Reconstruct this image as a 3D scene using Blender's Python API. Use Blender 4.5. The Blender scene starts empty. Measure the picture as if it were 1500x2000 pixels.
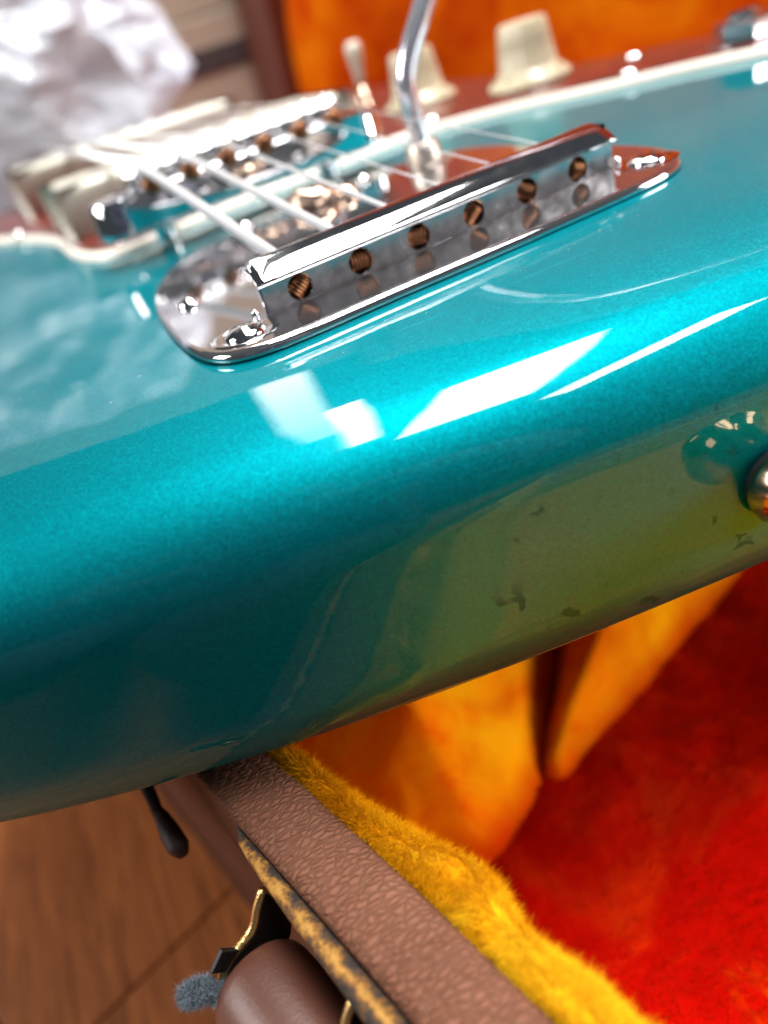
import bpy, bmesh, math, random
import numpy as np
from mathutils import Vector, Matrix, noise
random.seed(7); rng = np.random.default_rng(7)
S = 0.001                                   # everything below is written in millimetres
scn = bpy.context.scene
COL = scn.collection

# ------------------------------------------------------------------ camera, world, lamps, exposure
cam = bpy.data.cameras.new("camera"); camo = bpy.data.objects.new("camera", cam); COL.objects.link(camo); scn.camera = camo
Rr = Vector((0.85686507, -0.4426609, -0.26426043)); Dn = Vector((-0.44877963, -0.38818063, -0.80493021)); Fw = Vector((0.25373035, 0.80831128, -0.53127562))
CP = Vector((-59.25687996, -110.50502168, 32.43561908)) * S
m = Matrix((Rr, -Dn, -Fw)).transposed().to_4x4(); m.translation = CP
camo.matrix_world = m
cam.sensor_fit = 'VERTICAL'; cam.sensor_height = 36.0; cam.lens = 1497.987 / 2000 * 36
cam.clip_start = 0.004; cam.clip_end = 60
cam.dof.use_dof = True; cam.dof.focus_distance = 0.098; cam.dof.aperture_fstop = 10.6

world = bpy.data.worlds.new("World"); scn.world = world; world.use_nodes = True
bg = world.node_tree.nodes["Background"]; bg.inputs[0].default_value = (0.80, 0.90, 1.0, 1); bg.inputs[1].default_value = 0.06

def lamp(name, loc, size, rad, rot=0.0, color=(1, 0.985, 0.95)):
    l = bpy.data.lights.new(name, 'AREA'); l.shape = 'RECTANGLE'; l.size, l.size_y = size[0] * S, size[1] * S
    l.energy = rad * math.pi * l.size * l.size_y; l.color = color
    o = bpy.data.objects.new(name, l); COL.objects.link(o)
    p = Vector(loc); o.location = p * S
    z = (p - Vector((-10, 0, 0))).normalized(); x = Vector((math.cos(rot), math.sin(rot), 0)); x = (x - z * x.dot(z)).normalized()
    mm = Matrix((x, z.cross(x), z)).transposed().to_4x4(); mm.translation = o.location; o.matrix_world = mm
    return o
H = 2200
lamp("window_light", (0.285 * H, 0.03 * H, H), (0.26 * H, 0.74 * H), 40, math.radians(-22))
lamp("window_light", (0.14 * H, 0.38 * H, H), (0.055 * H, 1.05 * H), 48, math.radians(-14))
lamp("window_light", (0.45 * H, -0.44 * H, H), (0.09 * H, 0.46 * H), 42, math.radians(-48))
lamp("window_light", (0.33 * H, 1.5 * H, H), (0.13 * H, 2.9 * H), 10.5, math.radians(-11.5))
lamp("side_window_light", (-1700, 500, 1000), (1000, 900), 15.0, math.radians(70), (1, .97, .93))
lamp("rear_fill_light", (2100, -900, 470), (1400, 800), 36.0, math.radians(35), (1, .98, .95))  # added fill lamp to brighten the plush under the guitar, no known source

scn.view_settings.view_transform = 'Standard'; scn.view_settings.look = 'None'; scn.view_settings.gamma = 1; scn.view_settings.exposure = 0.0
scn.render.film_transparent = False
scn.cycles.max_bounces = 10; scn.cycles.glossy_bounces = 6; scn.cycles.diffuse_bounces = 4

# ------------------------------------------------------------------ helpers
def empty(name, loc=(0, 0, 0)):
    o = bpy.data.objects.new(name, None); COL.objects.link(o); o.location = Vector(loc) * S; o.empty_display_size = .01
    return o
def tag(o, label=None, cat=None, group=None, kind=None):
    for k, v in (("label", label), ("category", cat), ("group", group), ("kind", kind)):
        if v: o[k] = v
    return o
def world_loc(o):
    p = Vector((0, 0, 0))
    while o is not None:
        p = p + o.location; o = o.parent
    return p
def link(name, me, parent=None, loc=(0, 0, 0)):
    """mesh coordinates are relative to loc (mm, world); parent only shifts"""
    o = bpy.data.objects.new(name, me); COL.objects.link(o)
    w = Vector(loc) * S
    if parent is not None:
        o.parent = parent; o.location = w - world_loc(parent)
    else: o.location = w
    return o
def mesh(name, verts, faces, mat, smooth=True):
    me = bpy.data.meshes.new(name)
    me.from_pydata([tuple(float(c) * S for c in v) for v in verts], [], [tuple(int(i) for i in f) for f in faces])
    if mat: me.materials.append(mat)
    if smooth: me.polygons.foreach_set("use_smooth", [True] * len(me.polygons))
    me.update(); return me
class MB:
    def __init__(s): s.v = []; s.f = []
    def add(s, v, f):
        n = len(s.v); s.v += [tuple(p) for p in v]; s.f += [tuple(i + n for i in q) for q in f]; return s
    def box(s, c, d, ax=None, bev=0.0):
        """box centre c, full size d, axes ax (3 unit vectors); optionally chamfered"""
        ax = ax or (Vector((1, 0, 0)), Vector((0, 1, 0)), Vector((0, 0, 1)))
        bm = bmesh.new(); bmesh.ops.create_cube(bm, size=1.0)
        for q in bm.verts: q.co = Vector((q.co.x * d[0], q.co.y * d[1], q.co.z * d[2]))
        if bev > 0: bmesh.ops.bevel(bm, geom=list(bm.edges), offset=bev, segments=3, profile=.5, affect='EDGES')
        bm.verts.index_update(); c = Vector(c)
        vv = [c + ax[0] * q.co.x + ax[1] * q.co.y + ax[2] * q.co.z for q in bm.verts]
        ff = [[q.index for q in f.verts] for f in bm.faces]; bm.free()
        return s.add(vv, ff)
    def lathe(s, c, axis, prof, n=32, ref=None, cap=True, wob=None):
        """prof: list of (radius, height along axis)"""
        a = Vector(axis).normalized(); r = Vector(ref) if ref else (Vector((0, 0, 1)) if abs(a.z) < .9 else Vector((1, 0, 0)))
        x = (r - a * r.dot(a)).normalized(); y = a.cross(x); c = Vector(c); v = []; f = []
        for k, (R, h) in enumerate(prof):
            for i in range(n):
                t = 2 * math.pi * i / n; rr = R * (wob(t, k) if wob else 1)
                v.append(c + a * h + (x * math.cos(t) + y * math.sin(t)) * rr)
        for k in range(len(prof) - 1):
            for i in range(n):
                j = (i + 1) % n; f.append((k * n + i, k * n + j, (k + 1) * n + j, (k + 1) * n + i))
        if cap:
            f.append(tuple(reversed(range(n)))); f.append(tuple(range((len(prof) - 1) * n, len(prof) * n)))
        return s.add(v, f)
    def tube(s, pts, rad, n=12, cap=True, flat=None):
        pts = [Vector(p) for p in pts]; N = len(pts); v = []; f = []; x = None
        for k, p in enumerate(pts):
            t = (pts[min(k + 1, N - 1)] - pts[max(k - 1, 0)]).normalized()
            if x is None:
                r = Vector((0, 0, 1)) if abs(t.z) < .9 else Vector((1, 0, 0)); x = r
            x = (x - t * x.dot(t)).normalized(); y = t.cross(x); R = rad[k] if hasattr(rad, '__len__') else rad
            for i in range(n):
                a = 2 * math.pi * i / n; v.append(p + x * R * math.cos(a) * (flat or 1) + y * R * math.sin(a))
        for k in range(N - 1):
            for i in range(n):
                j = (i + 1) % n; f.append((k * n + i, k * n + j, (k + 1) * n + j, (k + 1) * n + i))
        if cap: f.append(tuple(reversed(range(n)))); f.append(tuple(range((N - 1) * n, N * n)))
        return s.add(v, f)
    def prism(s, poly, rings):
        """closed CCW outline poly [(x,y)]; rings = [(inset, z)] from bottom to top; capped both ends"""
        P = np.array(poly, float); n = len(P)
        if np.sum(P[:, 0] * np.roll(P[:, 1], -1) - np.roll(P[:, 0], -1) * P[:, 1]) < 0: P = P[::-1]
        T = np.roll(P, -1, 0) - np.roll(P, 1, 0); T /= np.linalg.norm(T, axis=1)[:, None]; Nn = np.c_[T[:, 1], -T[:, 0]]
        v = []; f = []
        for d, z in rings:
            Q = P - Nn * d
            v += [(q[0], q[1], z) for q in Q]
        for k in range(len(rings) - 1):
            for i in range(n):
                j = (i + 1) % n; f.append((k * n + i, k * n + j, (k + 1) * n + j, (k + 1) * n + i))
        f.append(tuple(reversed(range(n)))); f.append(tuple(range((len(rings) - 1) * n, len(rings) * n)))
        return s.add(v, f)
    def build(s, name, mat, parent=None, loc=(0, 0, 0), smooth=True, auto=None):
        L = Vector(loc); me = mesh(name, [Vector(p) - L for p in s.v], s.f, mat, smooth)
        if auto:
            bm = bmesh.new(); bm.from_mesh(me)
            for e in bm.edges:
                if len(e.link_faces) == 2 and e.calc_face_angle(0) > math.radians(auto): e.smooth = False
            bm.to_mesh(me); bm.free()
        return link(name, me, parent, loc)
def spline(ctrl, n, closed=True):
    """Catmull-Rom (centripetal-ish) through ctrl, resampled to n even points"""
    C = np.array(ctrl, float); N = len(C); out = []
    rngk = range(N) if closed else range(N - 1)
    for i in rngk:
        p0, p1, p2, p3 = (C[(i + k - 1) % N] if closed else C[min(max(i + k - 1, 0), N - 1)] for k in range(4))
        for t in np.linspace(0, 1, 24, endpoint=False):
            out.append(.5 * (2 * p1 + (p2 - p0) * t + (2 * p0 - 5 * p1 + 4 * p2 - p3) * t * t + (3 * p1 - p0 - 3 * p2 + p3) * t ** 3))
    if not closed: out.append(C[-1])
    out = np.array(out); Q = np.vstack([out, out[:1]]) if closed else out
    L = np.r_[0, np.cumsum(np.linalg.norm(np.diff(Q, axis=0), axis=1))]
    s_ = np.linspace(0, L[-1], n, endpoint=not closed)
    return np.c_[tuple(np.interp(s_, L, Q[:, k]) for k in range(Q.shape[1]))]

# ------------------------------------------------------------------ materials
U = Vector((-.235, .972, 0)).normalized(); V = Vector((.972, .235, 0)).normalized(); Z = Vector((0, 0, 1))
class NT:
    def __init__(s, name):
        s.m = bpy.data.materials.new(name); s.m.use_nodes = True; s.t = s.m.node_tree; s.n = s.t.nodes
        s.b = s.n["Principled BSDF"]
    def node(s, typ, **kw):
        o = s.n.new(typ)
        for k, v in kw.items(): setattr(o, k, v)
        return o
    def lk(s, a, b): s.t.links.new(a, b)
    def setv(s, **kw):
        for k, v in kw.items():
            i = s.b.inputs[k.replace('_', ' ')]
            i.default_value = (*v, 1) if isinstance(v, tuple) and len(v) == 3 else v
        return s
    def coord(s): 
        if not hasattr(s, '_c'): s._c = s.node('ShaderNodeTexCoord').outputs['Object']
        return s._c
    def noise(s, scale_mm, detail=3, rough=.5, dist=0, stretch=None, dim='3D'):
        """noise with features of about scale_mm millimetres; stretch scales the axes"""
        o = s.node('ShaderNodeTexNoise'); o.inputs['Scale'].default_value = 1 / (scale_mm * S); o.inputs['Detail'].default_value = detail
        o.inputs['Roughness'].default_value = rough; o.inputs['Distortion'].default_value = dist
        c = s.coord()
        if stretch:
            mp = s.node('ShaderNodeMapping'); s.lk(c, mp.inputs[0]); mp.inputs['Scale'].default_value = stretch[:3]
            if len(stretch) > 3: mp.inputs['Rotation'].default_value = (0, 0, stretch[3])
            c = mp.outputs[0]
        s.lk(c, o.inputs['Vector']); return o.outputs['Fac']
    def ramp(s, fac, stops):
        o = s.node('ShaderNodeValToRGB'); r = o.color_ramp
        while len(r.elements) < len(stops): r.elements.new(.5)
        for e, (p, c) in zip(r.elements, stops): e.position = p; e.color = (*c, 1) if len(c) == 3 else c
        s.lk(fac, o.inputs[0]); return o.outputs[0]
    def mix(s, fac, a, b, mode='MIX'):
        o = s.node('ShaderNodeMix', data_type='RGBA', blend_type=mode)
        for sock, val in ((o.inputs[0], fac), (o.inputs[6], a), (o.inputs[7], b)):
            if hasattr(val, 'is_linked') or hasattr(val, 'links'): s.lk(val, sock)
            else: sock.default_value = (*val, 1) if isinstance(val, tuple) and len(val) == 3 else val
        return o.outputs[2]
    def math(s, op, a, b=0.0, c=0.0):
        o = s.node('ShaderNodeMath', operation=op)
        for i, val in enumerate((a, b, c)):
            if hasattr(val, 'links'): s.lk(val, o.inputs[i])
            else: o.inputs[i].default_value = val
        return o.outputs[0]
    def bump(s, h, dist_mm, strength=1.0, target='Normal'):
        o = s.node('ShaderNodeBump'); o.inputs['Distance'].default_value = dist_mm * S; o.inputs['Strength'].default_value = strength
        s.lk(h, o.inputs['Height']); s.lk(o.outputs[0], s.b.inputs[target]); return s
    def col(s, c): s.lk(c, s.b.inputs['Base Color']); return s

def mat_teal():
    t = NT("turquoise_metallic_lacquer")
    vor = t.node('ShaderNodeTexVoronoi'); vor.inputs['Scale'].default_value = 1 / (0.16 * S); t.lk(t.coord(), vor.inputs['Vector'])
    vor2 = t.node('ShaderNodeTexVoronoi'); vor2.inputs['Scale'].default_value = 1 / (0.15 * S); t.lk(t.coord(), vor2.inputs['Vector'])
    bw = t.node('ShaderNodeSeparateColor'); t.lk(vor.outputs['Color'], bw.inputs[0])
    base = t.ramp(bw.outputs[0], [(0, (0.0, .113, .136)), (.55, (0.0, .148, .176)), (1, (0.0, .20, .228))])
    cl = t.noise(9, 3, .6)
    base = t.mix(t.math('MULTIPLY', cl, .28), base, (0.0, .135, .20))
    # dark smudges and chips worn into the lower edge
    pos = t.coord(); sp = t.node('ShaderNodeSeparateXYZ'); t.lk(pos, sp.inputs[0])
    def band(val, lo, hi, soft):
        a = t.node('ShaderNodeMapRange', interpolation_type='SMOOTHSTEP'); a.inputs[1].default_value = (lo - soft) * S; a.inputs[2].default_value = lo * S; t.lk(val, a.inputs[0])
        b = t.node('ShaderNodeMapRange', interpolation_type='SMOOTHSTEP'); b.inputs[1].default_value = hi * S; b.inputs[2].default_value = (hi + soft) * S; b.inputs[3].default_value = 1; b.inputs[4].default_value = 0; t.lk(val, b.inputs[0])
        return t.math('MULTIPLY', a.outputs[0], b.outputs[0])
    reg = t.math('MULTIPLY', band(sp.outputs[2], -44, -29, 5), band(sp.outputs[0], -30, 2, 6))
    sm = t.noise(4.2, 4, .6, .6)
    smk = t.math('MULTIPLY', t.math('GREATER_THAN', sm, .625), reg)
    reg2 = t.math('MULTIPLY', band(sp.outputs[2], -20, -14, 3), band(sp.outputs[0], -26, -2, 5))
    smk2 = t.math('MULTIPLY', t.math('GREATER_THAN', t.noise(3.0, 4, .6, .4), .64), reg2)
    smk = t.math('MAXIMUM', smk, smk2)
    base = t.mix(t.math('MULTIPLY', smk, .55), base, (.015, .025, .022))
    t.col(base)
    t.setv(Metallic=.96, Roughness=.55, Specular_IOR_Level=.15, Specular_Tint=(.12, .75, .85), Coat_Weight=.62, Coat_Roughness=.012, Coat_IOR=1.5)
    rr = t.node('ShaderNodeMapRange'); t.lk(smk, rr.inputs[0]); rr.inputs[3].default_value = .0; rr.inputs[4].default_value = .35
    hz_ = t.node('ShaderNodeMapRange'); t.lk(t.noise(16, 6, .72, .6), hz_.inputs[0]); hz_.inputs[1].default_value = .48; hz_.inputs[2].default_value = .75; hz_.inputs[3].default_value = .012; hz_.inputs[4].default_value = .085
    t.lk(t.math('ADD', rr.outputs[0], hz_.outputs[0]), t.b.inputs['Coat Roughness'])
    t.lk(t.math('MULTIPLY', t.math('SUBTRACT', 1.0, t.math('MULTIPLY', smk, .45)), .62), t.b.inputs['Coat Weight'])
    # flake normals
    nm = t.node('ShaderNodeVectorMath', operation='SUBTRACT'); t.lk(vor2.outputs['Color'], nm.inputs[0]); nm.inputs[1].default_value = (.5, .5, .5)
    sc = t.node('ShaderNodeVectorMath', operation='SCALE'); t.lk(nm.outputs[0], sc.inputs[0]); sc.inputs['Scale'].default_value = .13
    geo = t.node('ShaderNodeNewGeometry'); ad = t.node('ShaderNodeVectorMath', operation='ADD'); t.lk(geo.outputs['Normal'], ad.inputs[0]); t.lk(sc.outputs[0], ad.inputs[1])
    no = t.node('ShaderNodeVectorMath', operation='NORMALIZE'); t.lk(ad.outputs[0], no.inputs[0]); t.lk(no.outputs[0], t.b.inputs['Normal'])
    # slight waviness of the clear coat
    t.bump(t.noise(14, 2, .5), .12, .35, 'Coat Normal')
    return t.m
def mat_chrome(name, col=(.74, .74, .76), rough=.07, haze=.12, scale=7, pits=0.0, metal=1.0):
    t = NT(name); n = t.noise(scale, 5, .65)
    r = t.node('ShaderNodeMapRange'); t.lk(n, r.inputs[0]); r.inputs[1].default_value = .35; r.inputs[2].default_value = .75; r.inputs[3].default_value = rough; r.inputs[4].default_value = rough + haze
    t.lk(r.outputs[0], t.b.inputs['Roughness']); t.setv(Metallic=metal)
    c = t.mix(t.math('MULTIPLY', n, .35), col, tuple(x * .72 for x in col))
    if pits:
        p = t.math('GREATER_THAN', t.noise(.7, 3, .7), .66)
        c = t.mix(t.math('MULTIPLY', p, pits), c, (.12, .10, .09))
    t.col(c); t.bump(t.noise(18, 2), .05, .25); return t.m
def mat_plain(name, col, rough=.4, var=.15, scale=6, metallic=0.0, coat=0.0, bump=0.0, bscale=1.0, **kw):
    t = NT(name); n = t.noise(scale, 4, .6)
    t.col(t.mix(n, tuple(c * (1 - var) for c in col), tuple(min(1, c * (1 + var)) for c in col)))
    t.setv(Metallic=metallic, Roughness=rough, Coat_Weight=coat, Coat_Roughness=.05)
    if bump: t.bump(t.noise(bscale, 4, .6), bump, 1)
    for k, v in kw.items(): t.setv(**{k: v})
    return t.m
def mat_plush(name, stops, scale, fine=.6, sheen=.12, high=None, near=None):
    t = NT(name); a = t.noise(scale, 5, .62, .8); b = t.noise(fine, 3, .7)
    f = t.math('ADD', a, t.math('MULTIPLY', t.math('SUBTRACT', b, .5), .12))
    c = t.ramp(f, stops)
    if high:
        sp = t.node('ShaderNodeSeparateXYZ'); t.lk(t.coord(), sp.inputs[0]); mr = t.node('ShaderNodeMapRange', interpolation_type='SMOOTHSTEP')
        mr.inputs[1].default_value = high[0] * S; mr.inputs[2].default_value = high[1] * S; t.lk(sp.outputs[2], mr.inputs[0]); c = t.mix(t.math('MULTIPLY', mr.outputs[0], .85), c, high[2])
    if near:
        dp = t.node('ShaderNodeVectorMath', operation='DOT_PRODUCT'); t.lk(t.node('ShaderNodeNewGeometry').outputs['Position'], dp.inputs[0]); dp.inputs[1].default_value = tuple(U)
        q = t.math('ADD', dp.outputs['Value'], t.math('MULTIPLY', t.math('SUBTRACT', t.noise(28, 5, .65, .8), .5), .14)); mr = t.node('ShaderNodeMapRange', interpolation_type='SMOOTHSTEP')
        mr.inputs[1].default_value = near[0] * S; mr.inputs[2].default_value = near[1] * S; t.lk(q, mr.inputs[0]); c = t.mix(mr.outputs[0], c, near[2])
    t.col(c); t.setv(Roughness=1.0, Sheen_Weight=sheen, Sheen_Roughness=.5, Specular_IOR_Level=.0)
    t.b.inputs['Sheen Tint'].default_value = (1, .35, .05, 1)
    t.bump(b, .8, .6); return t.m
def mat_leather():
    t = NT("tan_tolex"); vor = t.node('ShaderNodeTexVoronoi', feature='DISTANCE_TO_EDGE')
    mp = t.node('ShaderNodeMapping'); t.lk(t.coord(), mp.inputs[0]); mp.inputs['Rotation'].default_value = (0, 0, .25); mp.inputs['Scale'].default_value = (.8, 1.7, 1)
    dn = t.noise(2.2, 3); ad = t.node('ShaderNodeVectorMath', operation='ADD'); t.lk(mp.outputs[0], ad.inputs[0])
    sc = t.node('ShaderNodeVectorMath', operation='SCALE'); sc.inputs['Scale'].default_value = 1.6 * S; 
    cx = t.node('ShaderNodeCombineXYZ'); t.lk(dn, cx.inputs[0]); t.lk(t.noise(1.8, 3), cx.inputs[1]); t.lk(cx.outputs[0], sc.inputs[0]); t.lk(sc.outputs[0], ad.inputs[1])
    t.lk(ad.outputs[0], vor.inputs['Vector']); vor.inputs['Scale'].default_value = 1 / (1.2 * S)
    n = t.noise(9, 4, .6); e = t.node('ShaderNodeMapRange'); t.lk(vor.outputs['Distance'], e.inputs[0]); e.inputs[2].default_value = .28
    c = t.mix(n, (.098, .035, .020), (.18, .073, .042)); c = t.mix(t.math('MULTIPLY', t.math('SUBTRACT', 1, e.outputs[0]), .45), c, (.045, .018, .010))
    t.col(c); t.setv(Roughness=.62, Specular_IOR_Level=.16)
    h = t.math('ADD', e.outputs[0], t.math('MULTIPLY', t.noise(3.5, 4, .6), 1.4)); t.bump(h, .20, 1.0); return t.m
def mat_brass_worn():
    t = NT("worn_brass"); a = t.noise(.75, 6, .78, .3); b = t.noise(4, 4, .7, .5)
    dp = t.node('ShaderNodeVectorMath', operation='DOT_PRODUCT'); t.lk(t.coord(), dp.inputs[0]); dp.inputs[1].default_value = tuple(V)
    d = t.math('ABSOLUTE', t.math('ADD', dp.outputs['Value'], .35 * S)); crest = t.math('SUBTRACT', .13, t.math('MULTIPLY', d, 190))
    f = t.math('ADD', t.math('ADD', a, crest), t.math('MULTIPLY', t.math('SUBTRACT', b, .5), .85))
    t.col(t.ramp(f, [(.36, (.016, .010, .007)), (.47, (.07, .033, .014)), (.54, (.25, .115, .03)), (.68, (.46, .255, .07))]))
    m_ = t.node('ShaderNodeMapRange'); t.lk(f, m_.inputs[0]); m_.inputs[1].default_value = .44; m_.inputs[2].default_value = .56; m_.inputs[3].default_value = .2; m_.inputs[4].default_value = .95; t.lk(m_.outputs[0], t.b.inputs['Metallic'])
    t.setv(Roughness=.6); t.bump(f, .3, .9); return t.m
def mat_wood():
    t = NT("brown_laminate_wood"); g = t.noise(7, 6, .62, 1.2, stretch=(2.6, .16, 1, 0.3)); f2 = t.noise(2.0, 3, .6, .2, stretch=(3, .06, 1, .3))
    f = t.math('ADD', t.math('MULTIPLY', g, .75), t.math('MULTIPLY', f2, .25))
    t.col(t.ramp(f, [(.3, (.06, .014, .004)), (.47, (.24, .066, .014)), (.66, (.38, .118, .03))])); t.setv(Roughness=.5, Coat_Weight=.06, Coat_Roughness=.2, Specular_IOR_Level=.25); t.bump(f, .1, .4); return t.m
def mat_tortoise():
    t = NT("tortoiseshell_plastic"); n = t.noise(11, 4, .6, 1.5)
    t.col(t.ramp(n, [(.34, (.02, .003, .002)), (.5, (.085, .008, .004)), (.64, (.17, .020, .008))])); t.setv(Roughness=.32, Coat_Weight=.25, Coat_Roughness=.1); return t.m
def mat_bag():
    t = NT("translucent_white_plastic"); t.setv(Roughness=.45, Coat_Weight=.8, Coat_Roughness=.16, Alpha=.56)
    t.col(t.mix(t.noise(30, 3, .5), (.78, .84, .95), (.66, .71, .82))); t.b.inputs['Subsurface Weight'].default_value = .3; t.b.inputs['Subsurface Radius'].default_value = (.012, .012, .012)
    return t.m

M = dict(
    teal=mat_teal(), chrome=mat_chrome("aged_chrome", (.62, .60, .62), .035, .03, 7, .3, .96), face=mat_chrome("satin_chrome", (.66, .64, .66), .14, .16, 3, .3),
    bright=mat_chrome("polished_chrome", (.86, .86, .88), .04, .06), nickel=mat_chrome("nickel", (.74, .55, .42), .16, .14, 3),
    copper=mat_plain("coppery_ball_end", (.20, .085, .04), .32, .35, .8, 1.0), cream=mat_plain("cream_plastic", (.55, .48, .33), .32, .06, 10, coat=.3),
    ivory=mat_plain("aged_white_plastic", (.56, .53, .44), .3, .05, 10, coat=.4), bevel=mat_plain("mint_white_bevel", (.74, .68, .60), .35, .06, 20),
    black=mat_plain("black_metal", (.012, .010, .010), .4, .3, 3, .4), felt=mat_plain("dark_felt", (.006, .005, .006), .95, .3, 1.5, bump=.3, bscale=.4),
    steel=mat_chrome("string_steel", (.78, .78, .80), .34, .1, 3, 0, .75), tort=mat_tortoise(), brass=mat_brass_worn(), wood=mat_wood(), tolex=mat_leather(),
    edgebrass=mat_plain("bare_brass_edge", (.72, .50, .20), .3, .3, .8, 1.0, bump=.12, bscale=.5),
    grip=mat_plain("brown_leather", (.062, .020, .012), .42, .25, 5, bump=.05, bscale=.5), dark=mat_plain("dark_brown_tolex", (.03, .011, .008), .6, .25, 4, bump=.15, bscale=1.2),
    lidedge=mat_plain("reddish_brown_tolex", (.11, .026, .012), .6, .2, 8), carton=mat_plain("tan_cardboard", (.40, .335, .26), .85, .06, 40),
    slot=mat_plain("dark_gap", (.055, .04, .04), .9, .2, 10), bag=mat_bag(), fluff=mat_plain("grey_lint", (.10, .125, .15), .95, .4, 1.5),
    scratch=mat_plain("scuffed_lacquer", (.03, .40, .46), 1.0, .1, 1, Specular_IOR_Level=0.0), frets=mat_plain("dark_rosewood", (.05, .022, .012), .5, .3, 4),
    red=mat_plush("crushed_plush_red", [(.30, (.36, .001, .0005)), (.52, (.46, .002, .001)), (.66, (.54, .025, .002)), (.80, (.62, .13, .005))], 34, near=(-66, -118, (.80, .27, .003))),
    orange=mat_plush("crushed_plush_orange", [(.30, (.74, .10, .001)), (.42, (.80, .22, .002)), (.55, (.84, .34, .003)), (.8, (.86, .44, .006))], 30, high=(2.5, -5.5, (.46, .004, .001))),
    yellow=mat_plush("crushed_plush_yellow", [(.25, (.42, .12, .001)), (.5, (.54, .21, .002)), (.75, (.62, .28, .004))], 12, .5, near=(-40, -66, (.78, .46, .012))),  # paints the lip's light near end and shaded far end over its own colour
    lidplush=mat_plush("crushed_plush_lid", [(.28, (.34, .015, .001)), (.42, (.50, .062, .002)), (.56, (.60, .115, .002)), (.74, (.68, .20, .003))], 60, 4, high=(95, 170, (.22, .03, .02))),  # upper lid darkened in the colour, standing in for shade on it
)

# ------------------------------------------------------------------ case frame (u runs along the case away from the camera, v into the case)
def cs(u, v, z): return U * u + V * v + Z * z
FLOOR = -175.0
def strip(name, mat, prof, u0, u1, parent, n=40, wob=0.0, close=True, loc=None, smooth=True, auto=None):
    """sweep a (v,z) profile along u"""
    b = MB(); k = len(prof); us = np.linspace(u0, u1, n); vv = []
    for u in us:
        w = wob * noise.noise(Vector((u * .03, prof[0][0], 0)))
        vv += [cs(u, pv + w, pz) for pv, pz in prof]
    ff = []
    for i in range(n - 1):
        for j in range(k if close else k - 1):
            a, c = j, (j + 1) % k; ff.append((i * k + a, i * k + c, (i + 1) * k + c, (i + 1) * k + a))
    if close: ff.append(tuple(range(k))); ff.append(tuple(reversed(range((n - 1) * k, n * k))))
    b.add(vv, ff); return b.build(name, mat, parent, loc or cs((u0 + u1) / 2, prof[0][0], prof[0][1]), smooth, auto)

# ------------------------------------------------------------------ floor of laminate planks
floor = tag(mesh and link("floor", mesh("floor", [(-3000, -3000, 0), (3000, -3000, 0), (3000, 4000, 0), (-3000, 4000, 0)], [(0, 1, 2, 3)], M['slot'], False), None, (0, 0, FLOOR - 9)), "brown wood laminate floor", None, None, "structure")
ga = Vector((18.0, -58.2, 0)).normalized(); gb = Vector((-ga.y, ga.x, 0)); o0 = Vector((-119, 48.2, FLOOR))
def plank_mesh(Lg, Wd):
    b = MB(); b.box((0, 0, -4), (Lg - .5, Wd - .5, 8), (ga, gb, Z), .7); return mesh("plank", b.v, b.f, M['wood'], False)
pm = plank_mesh(1200, 120)
for r in range(-4, 9):
    off = [0, 430, 800, 210, 640][r % 5] if r else 0
    for k in (-1, 0, 1):
        c = o0 + ga * ((k + .5) * 1200 + off - (0 if r else 0)) + gb * (r * 120 + 20)
        o = link("plank", pm, floor, c)

# ------------------------------------------------------------------ guitar
G = tag(empty("electric_guitar", (0, 100, -46)), "glossy turquoise metallic electric guitar lying on its back across the open case", "guitar")
ZT = -1.6; ZB = -45.6
outline_c = [(11.3, -56.4), (45, -62.5), (80, -63), (115, -52), (142, -28), (156, 5), (160, 42), (155, 78), (145, 108), (137, 138), (136, 168), (140, 205), (147, 245), (150, 290),
             (140, 335), (112, 352), (80, 340), (50, 322), (20, 330), (-20, 332), (-48, 345), (-72, 385), (-100, 400), (-128, 380), (-138, 335), (-128, 285), (-118, 240), (-122, 195), (-140, 145),
             (-156, 95), (-158, 50), (-145, 14), (-122, -10), (-98, -24.4), (-80.5, -32.2), (-59.7, -39.7), (-45.6, -43.8), (-27.7, -48.5), (-8.5, -52.5)]
OUT = spline(outline_c, 620)
# light smoothing of the outline
for _ in range(30): OUT = .5 * OUT + .25 * (np.roll(OUT, 1, 0) + np.roll(OUT, -1, 0))
r = 13.0
rings = [(16, ZB), (13.2, ZB)] + [(r - r * math.sin(a), ZB + r - r * math.cos(a)) for a in np.linspace(0, math.pi / 2, 16)]
prof_ = [(0.0, 0.0)]; L1 = 21.0; t1 = math.radians(10); R1 = 13.2
for k in range(24): prof_.append((prof_[-1][0] + L1 / 24, prof_[-1][1] - L1 / 24 * math.tan(t1 * ((k + .5) / 24) ** 1.8)))
x0_, z0_ = prof_[-1]
for a in np.linspace(t1, math.pi / 2, 30)[1:]: prof_.append((x0_ + R1 * (math.sin(a) - math.sin(t1)), z0_ - R1 * (math.cos(t1) - math.cos(a))))
IN_ = prof_[-1][0]; top_ = [(IN_ - x, ZT + z) for x, z in prof_][::-1]
rings += [(0, z) for z in np.linspace(ZB + r, top_[0][1], 8)[1:-1]] + top_ + [(IN_ + .5, ZT), (IN_ + 2, ZT), (IN_ + 5, ZT)]
b = MB(); b.prism(OUT, rings)
body = b.build("body", M['teal'], G)

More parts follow.
